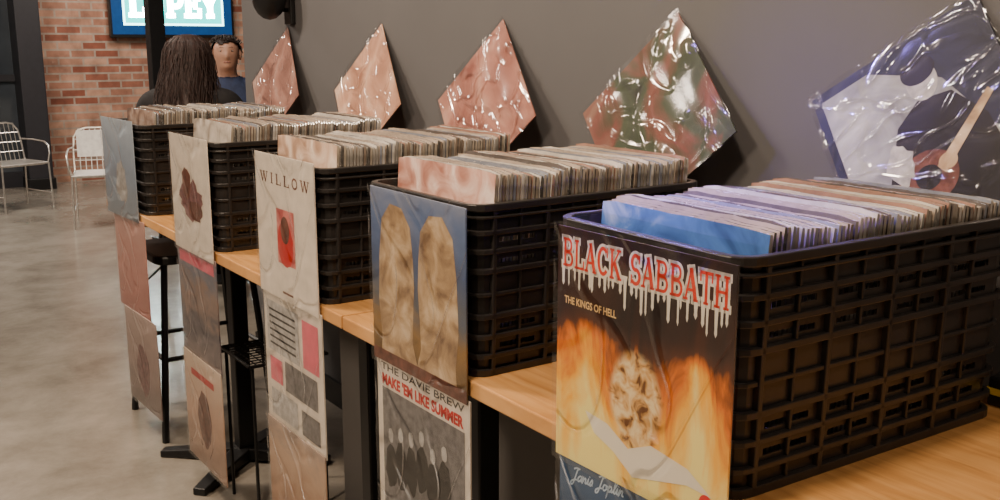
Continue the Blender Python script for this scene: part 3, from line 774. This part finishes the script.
m_skin = M('skin', (.44, .24, .165), .5, var=.08, scale=12)
m_hair = M('dark_hair', (.018, .010, .008), .5, var=.5, scale=60)
m_brow = M('brow_hair', (.12, .065, .047), .6, var=.3, scale=60)
m_hair2 = M('dark_auburn_hair', (.030, .012, .0085), .6, var=.6, scale=70)
m_jkt = M('black_jacket', (.014, .012, .013), .85, var=.3)
m_blue = M('blue_jacket', (.020, .032, .080), .8, var=.3)
m_jean = M('dark_trousers', (.025, .027, .035), .85, var=.3)
m_shoe = M('dark_shoes', (.015, .013, .012), .5)
m_lip = M('lips', (.34, .15, .115), .5)
m_eye = M('eye_white', (.36, .31, .27), .3)

def person(loc, rz, label, jacket, long_hair, sc=1.0, hunch=0., wide=0.):
    V = []; E = []; RR = []
    def v(p, r, link=None):
        V.append(p); RR.append(r if isinstance(r, tuple) else (r, r)); i = len(V) - 1
        if link is not None: E.append((link, i))
        return i
    pel = v((0, 0, .55), (.16, .125)); be = v((0, .0, .70), (.14, .11), pel); ch = v((0, 0, .86), (.165 + wide * .5, .115), be)
    uc = v((0, -.01, .985 + hunch * .7), (.12 + wide * .5, .085), ch); nb = v((0, -.005, 1.06 + hunch * .4), .062, uc); nk = v((0, .01, 1.105), .056, nb)
    h1 = v((0, .03, 1.155), (.062, .075), nk); h2 = v((0, .03, 1.225), (.084, .105), h1); h3 = v((0, .02, 1.30), (.075, .09), h2)
    for s in (-1, 1):
        sh = v((s * (.175 + wide), -.01, .985 + hunch), .062, uc); el = v((s * (.235 + wide), .10, .765), .048, sh); wr = v((s * .13, .30, .775), .032, el)
        pa = v((s * .105, .37, .772), (.038, .018), wr)
        for k, l in enumerate((.062, .072, .068, .052)):
            o = (k - 1.5) * .020
            f1 = v((s * .10 + o, .41, .772), .0095, pa); f2 = v((s * .097 + o * 1.1, .41 + l * .55, .770), .009, f1); v((s * .095 + o * 1.1, .41 + l, .760), .008, f2)
        th = v((s * .06, .36, .770), .011, pa); v((s * .042, .395, .766), .009, th)
        hp = v((s * .10, .05, .545), .092, pel); kn = v((s * .115, .42, .52), .066, hp); an = v((s * .115, .40, .09), .045, kn); v((s * .125, .53, .042), .040, an)
    me = bpy.data.meshes.new('p'); me.from_pydata(V, E, [])
    ob = bpy.data.objects.new('p', me); C.objects.link(ob)
    ob.modifiers.new('s', 'SKIN')
    if len(me.skin_vertices) == 0:
        bpy.context.view_layer.objects.active = ob; bpy.ops.mesh.customdata_skin_add()
    for i, r in enumerate(RR):
        d = me.skin_vertices[0].data[i]; d.radius = r; d.use_root = (i == 0)
    sb = ob.modifiers.new('d', 'SUBSURF'); sb.levels = 3; sb.render_levels = 3
    dg = bpy.context.evaluated_depsgraph_get(); dg.update()
    bm_ = bpy.data.meshes.new_from_object(ob.evaluated_get(dg)); bpy.data.objects.remove(ob)
    for q in bm_.vertices:
        c = q.co
        if c.z > 1.12 and c.y > .06:
            d = math.exp(-((c.x / .012) ** 2 + ((c.z - 1.205) / .022) ** 2)); c.y += .020 * d
            d = math.exp(-((c.x / .03) ** 2 + ((c.z - 1.145) / .02) ** 2)); c.y += .012 * d
            d = math.exp(-(((abs(c.x) - .032) / .016) ** 2 + ((c.z - 1.235) / .014) ** 2)); c.y -= .005 * d
    bm_.update()
    t = thing('person', label, 'person', loc, rz, None); t.scale = (sc, sc, sc)
    bm_.materials.clear(); bm_.materials.append(m_skin)
    for p in bm_.polygons: p.use_smooth = True
    bm_.name = 'body'
    body = bpy.data.objects.new('body', bm_); C.objects.link(body); body.parent = t
    bv = BVHTree.FromPolygons([x.co.copy() for x in bm_.vertices], [tuple(p.vertices) for p in bm_.polygons])
    def front(x, z):
        h = bv.ray_cast(Vector((x, 1, z)), Vector((0, -1, 0))); return h[0].y if h[0] else .1
    def cloth(name, cond, off, mat, jit=0):
        b = bmesh.new(); b.from_mesh(bm_); b.normal_update(); q_ = random.Random(4)
        for q in b.verts: q.co = q.co + q.normal * (off + (q_.uniform(-jit, jit) if jit else 0))
        dl = [f for f in b.faces if not cond(f.calc_center_median())]
        bmesh.ops.delete(b, geom=dl, context='FACES')
        # keep the largest connected piece only
        seen = set(); best = []
        for f in b.faces:
            if f in seen: continue
            st = [f]; comp = []; seen.add(f)
            while st:
                g = st.pop(); comp.append(g)
                for e in g.edges:
                    for h in e.link_faces:
                        if h not in seen: seen.add(h); st.append(h)
            if len(comp) > len(best): best = comp
        if name in ('hair', 'jacket'):
            keep = set(best); bmesh.ops.delete(b, geom=[f for f in b.faces if f not in keep], context='FACES')
        m2 = bpy.data.meshes.new(name); b.to_mesh(m2); b.free(); m2.materials.clear(); m2.materials.append(mat)
        o = bpy.data.objects.new(name, m2); C.objects.link(o); o.parent = t; return o
    cloth('jacket', lambda c: .57 < c.z < 1.075 + hunch * .6 and c.y < .30 and not (c.z < .66 and c.y > .12), .018, jacket)
    cloth('trousers', lambda c: c.z <= .66 and c.z > .10, .007, m_jean)
    cloth('shoes', lambda c: c.z < .11, .006, m_shoe)
    q = MB(); q.lathe([(.072, 1.045), (.078, 1.06), (.072, 1.085), (.064, 1.085), (.062, 1.05)], 20); q.build('collar', jacket, t, smooth=True)
    for s in (-1, 1):
        y = front(s * .030, 1.235)
        q = MB(); q.ball((s * .030, y - .007, 1.235), (.012, .009, .0048)); e = q.build('eye', m_eye, t, smooth=True)
        q = MB(); q.ball((s * .030, y, 1.235), (.005, .004, .0045)); q.build('iris', m_hair, e, smooth=True)
        q = MB(); q.tube([(s * .014, front(s * .014, 1.254) - .001, 1.252), (s * .031, front(s * .031, 1.26) - .001, 1.257), (s * .050, front(s * .05, 1.252) - .001, 1.250)], [.002, .003, .0015], 6); q.build('eyebrow', m_brow, t)
        q = MB(); q.ball((s * .076, .015, 1.215), (.012, .02, .033)); q.build('ear', m_skin, t, smooth=True)
    y = front(0, 1.172); q = MB(); q.ball((0, y - .004, 1.172), (.020, .006, .005)); q.build('mouth', m_lip, t, smooth=True)
    hq = random.Random(9)
    if not long_hair:
        def hc(c):
            if c.z < 1.17: return False
            if c.z > 1.282 - .008 * math.sin(c.x * 60): return True
            return c.y < .03 + (c.z - 1.2) * .35 and not (abs(c.x) > .05 and -.02 < c.y < .06 and c.z < 1.235)
        h = cloth('hair', hc, .012, m_hair, .002)
        q = MB(); pol = list(h.data.polygons)
        for k in range(420):
            p = hq.choice(pol); n = p.normal; c = p.center
            if c.z > 1.27: d = Vector((n.x * .6 + hq.uniform(-.3, .3), -.1 + hq.uniform(-.4, .4), .6 + hq.uniform(-.2, .4))).normalized()
            else: d = (Vector((n.x * .35, n.y * .35, -1)) + Vector((hq.uniform(-.3, .3),) * 3)).normalized()
            if c.z < 1.27 and c.y > .03: continue
            b0 = Vector(c) - n * .003
            q.tube([b0, b0 + n * .006 + d * .008, b0 + n * .008 + d * .02], [.0028, .0022, .0008], 4)
        q.build('hair_strands', m_hair, h, smooth=True)
    else:
        q = MB(); vs = []; fs = []; n = 56
        rows = [(1.352, .015, .01, 0), (1.345, .055, .012, 0), (1.32, .088, .012, 0), (1.28, .102, .008, 25), (1.23, .107, .002, 50), (1.17, .110, -.008, 62), (1.11, .116, -.026, 75), (1.05, .124, -.05, 85), (.99, .126, -.07, 92), (.94, .118, -.08, 98), (.90, .09, -.084, 105)]
        ph = [hq.uniform(0, 6.28) for _ in range(n + 1)]
        for ri, (z, r, cy, op) in enumerate(rows):
            for k in range(n + 1):
                a = R(90 + op + (360 - 2 * op) * k / n)
                rr = r * (1 + (.015 + .05 * ri / len(rows)) * math.sin(ph[k] + z * 12))
                vs.append((rr * math.cos(a), cy + rr * (1.05 if z > 1.1 else .85) * math.sin(a), z + (.03 * math.sin(ph[k]) if z < 1.0 else 0)))
        for i in range(len(rows) - 1):
            for k in range(n): fs.append((i * (n + 1) + k, i * (n + 1) + k + 1, (i + 1) * (n + 1) + k + 1, (i + 1) * (n + 1) + k))
        q.add(vs, fs); h = q.build('hair', m_hair2, t, smooth=True, solid=.008)
        q = MB()
        for k in range(380):      # loose strands
            a = R(hq.uniform(160, 380)); pts = []
            o1 = hq.uniform(-.006, .05) if hq.random() < .5 else hq.uniform(-.006, .012); o2 = hq.uniform(0, 6)
            for (z, r, cy, op) in rows[1:]:
                rr = r + .002 + o1 * (1.38 - z) * 2.2 + .008 * math.sin(o2 * 2 + z * 24)
                aa = a + .2 * math.sin(o2 + z * 13)
                pts.append((rr * math.cos(aa), cy + rr * (1.05 if z > 1.1 else .85) * math.sin(aa), z - (.05 * hq.random() if z < .95 else 0)))
            q.tube(pts, [.0015] * (len(pts) - 1) + [.0007], 4)
        q.build('hair_strands', m_hair2, h, smooth=True)
    return t
person(P1, az, 'seated person with long dark hair seen from behind, black jacket', m_jkt, True, .97, .045, .02)
person(P2, az + math.pi + R(10), 'seated person with short dark hair and blue jacket facing the camera', m_blue, False, 1.0, .02)

# ------------------------------------------------------------------ posts, pillar, television
t = thing('support_post', 'thin black post standing in front of the television', 'post', (1.88, 6.65, 0))
q = MB(); q.box((-.05, -.05, .01), (.05, .05, 3.0)); q.build('shaft', m_blackm, t, bevel=.004)
q = MB(); q.box((-.09, -.09, 0), (.09, .09, .012)); q.build('foot_plate', m_blackm, t)
t = thing('pillar', 'dark pillar between the glazed door and the brick wall at far left', 'pillar', (1.64, 9.78, 0))
q = MB(); q.box((-.10, -.15, 0), (.10, .21, 3.0)); q.build('shaft', m_pil, t, bevel=.01)
q = MB(); q.box((-.115, -.165, 0), (.115, .21, .1)); q.build('plinth', m_blackm, t, bevel=.005)

t = thing('television', 'wall-mounted television showing teal panel with white lettering on brick wall', 'television', (2.98, BY, 1.335))
q = MB(); q.box((-.59, -.10, 0), (.59, -.04, .67)); q.build('bezel', m_blackm, t, bevel=.006)
q = MB(); q.box((-.2, -.04, .2), (.2, -.002, .5)); q.build('wall_bracket', m_blackm, t)
q = MB(); q.box((-.57, -.103, .03), (.57, -.1, .65)); s = q.build('screen', M('screen_blue', (.006, .04, .14), .3, emit=.9, var=.1), t)
q = MB(); q.box((-.47, -.1045, .115), (.49, -.1032, .615)); q.build('pale_outline', M('screen_outline', (.45, .9, .85), .3, emit=8, var=.02), s)
q = MB(); q.box((-.450, -.106, .135), (.470, -.1047, .60)); q.build('teal_panel', M('screen_teal', (.0, .66, .60), .3, emit=3.2, var=.06), s)
a = Art(1.0); a.serif('LUPEY', .09, .20, .94, .43, 0, .026, .08)
o = a.build('lettering', M('screen_white', (.9, .95, .95), .3, emit=40, var=.02), s); o.location = (0, -.107, 0)

# ------------------------------------------------------------------ light
def area(loc, tgt, power, size, col, spread=180):
    l = bpy.data.lights.new('lamp', 'AREA'); l.energy = power; l.size = size; l.color = col; l.spread = R(spread)
    o = bpy.data.objects.new('unseen_light', l); C.objects.link(o); o.location = loc  # shared by the room's ceiling lamps and the added lights
    o.rotation_euler = (Vector(tgt) - Vector(loc)).to_track_quat('-Z', 'Y').to_euler(); return o
W = (1, .79, .58)
area((-.4, 3.6, 2.85), (1.2, 1.9, .8), 74, .22, W)
area((.1, .9, 2.85), (1.0, 1.0, .8), 42, .22, W)
area((.35, 2.3, 2.9), (1.1, 2.2, .9), 21, .2, W)
area((-1.3, 1.3, 2.5), (.8, 1.2, .8), 48, .4, W)  # added warm light, brightens the hanging covers from the front
area((.7, -.5, 2.85), (1.0, .8, .8), 16, .3, W)
area((1.2, 4.4, 2.9), (1.9, 5.6, 1.2), 8, .3, (1, .86, .74), 90)  # added light for the face of the person in blue
area((.6, 7.2, 2.9), (1.2, 7.6, 0), 84, .7, (1, .86, .72))
area((2.6, 8.3, 2.9), (2.6, 9.9, 1.3), 70, .8, (1, .84, .70))
area((-1.6, 5, 2.9), (-.6, 5, 0), 74, .7, (1, .87, .74))
area((.92, 1.80, 2.2), (.95, .97, 1.07), 4.0, .07, (.25, .18, 1), 19)  # unseen violet lamp, placed to tint the nearest record tops
area((.0, 2.35, 2.05), (1.4, 1.12, 1.15), .28, .04, (.30, .20, 1), 16)  # unseen violet lamp, placed for a glint on the nearest leaning cover
w = bpy.data.worlds.new('World'); SC.world = w; w.use_nodes = True
w.node_tree.nodes['Background'].inputs[0].default_value = (.5, .44, .4, 1); w.node_tree.nodes['Background'].inputs[1].default_value = .12

# ------------------------------------------------------------------ camera
cam = bpy.data.cameras.new('Camera'); co = bpy.data.objects.new('Camera', cam); C.objects.link(co)
co.location = (0, 0, 1.27); co.rotation_euler = (R(90 - 11.6), 0, R(-34.4)); cam.lens = 36; cam.sensor_width = 36; cam.clip_start = .02
SC.camera = co
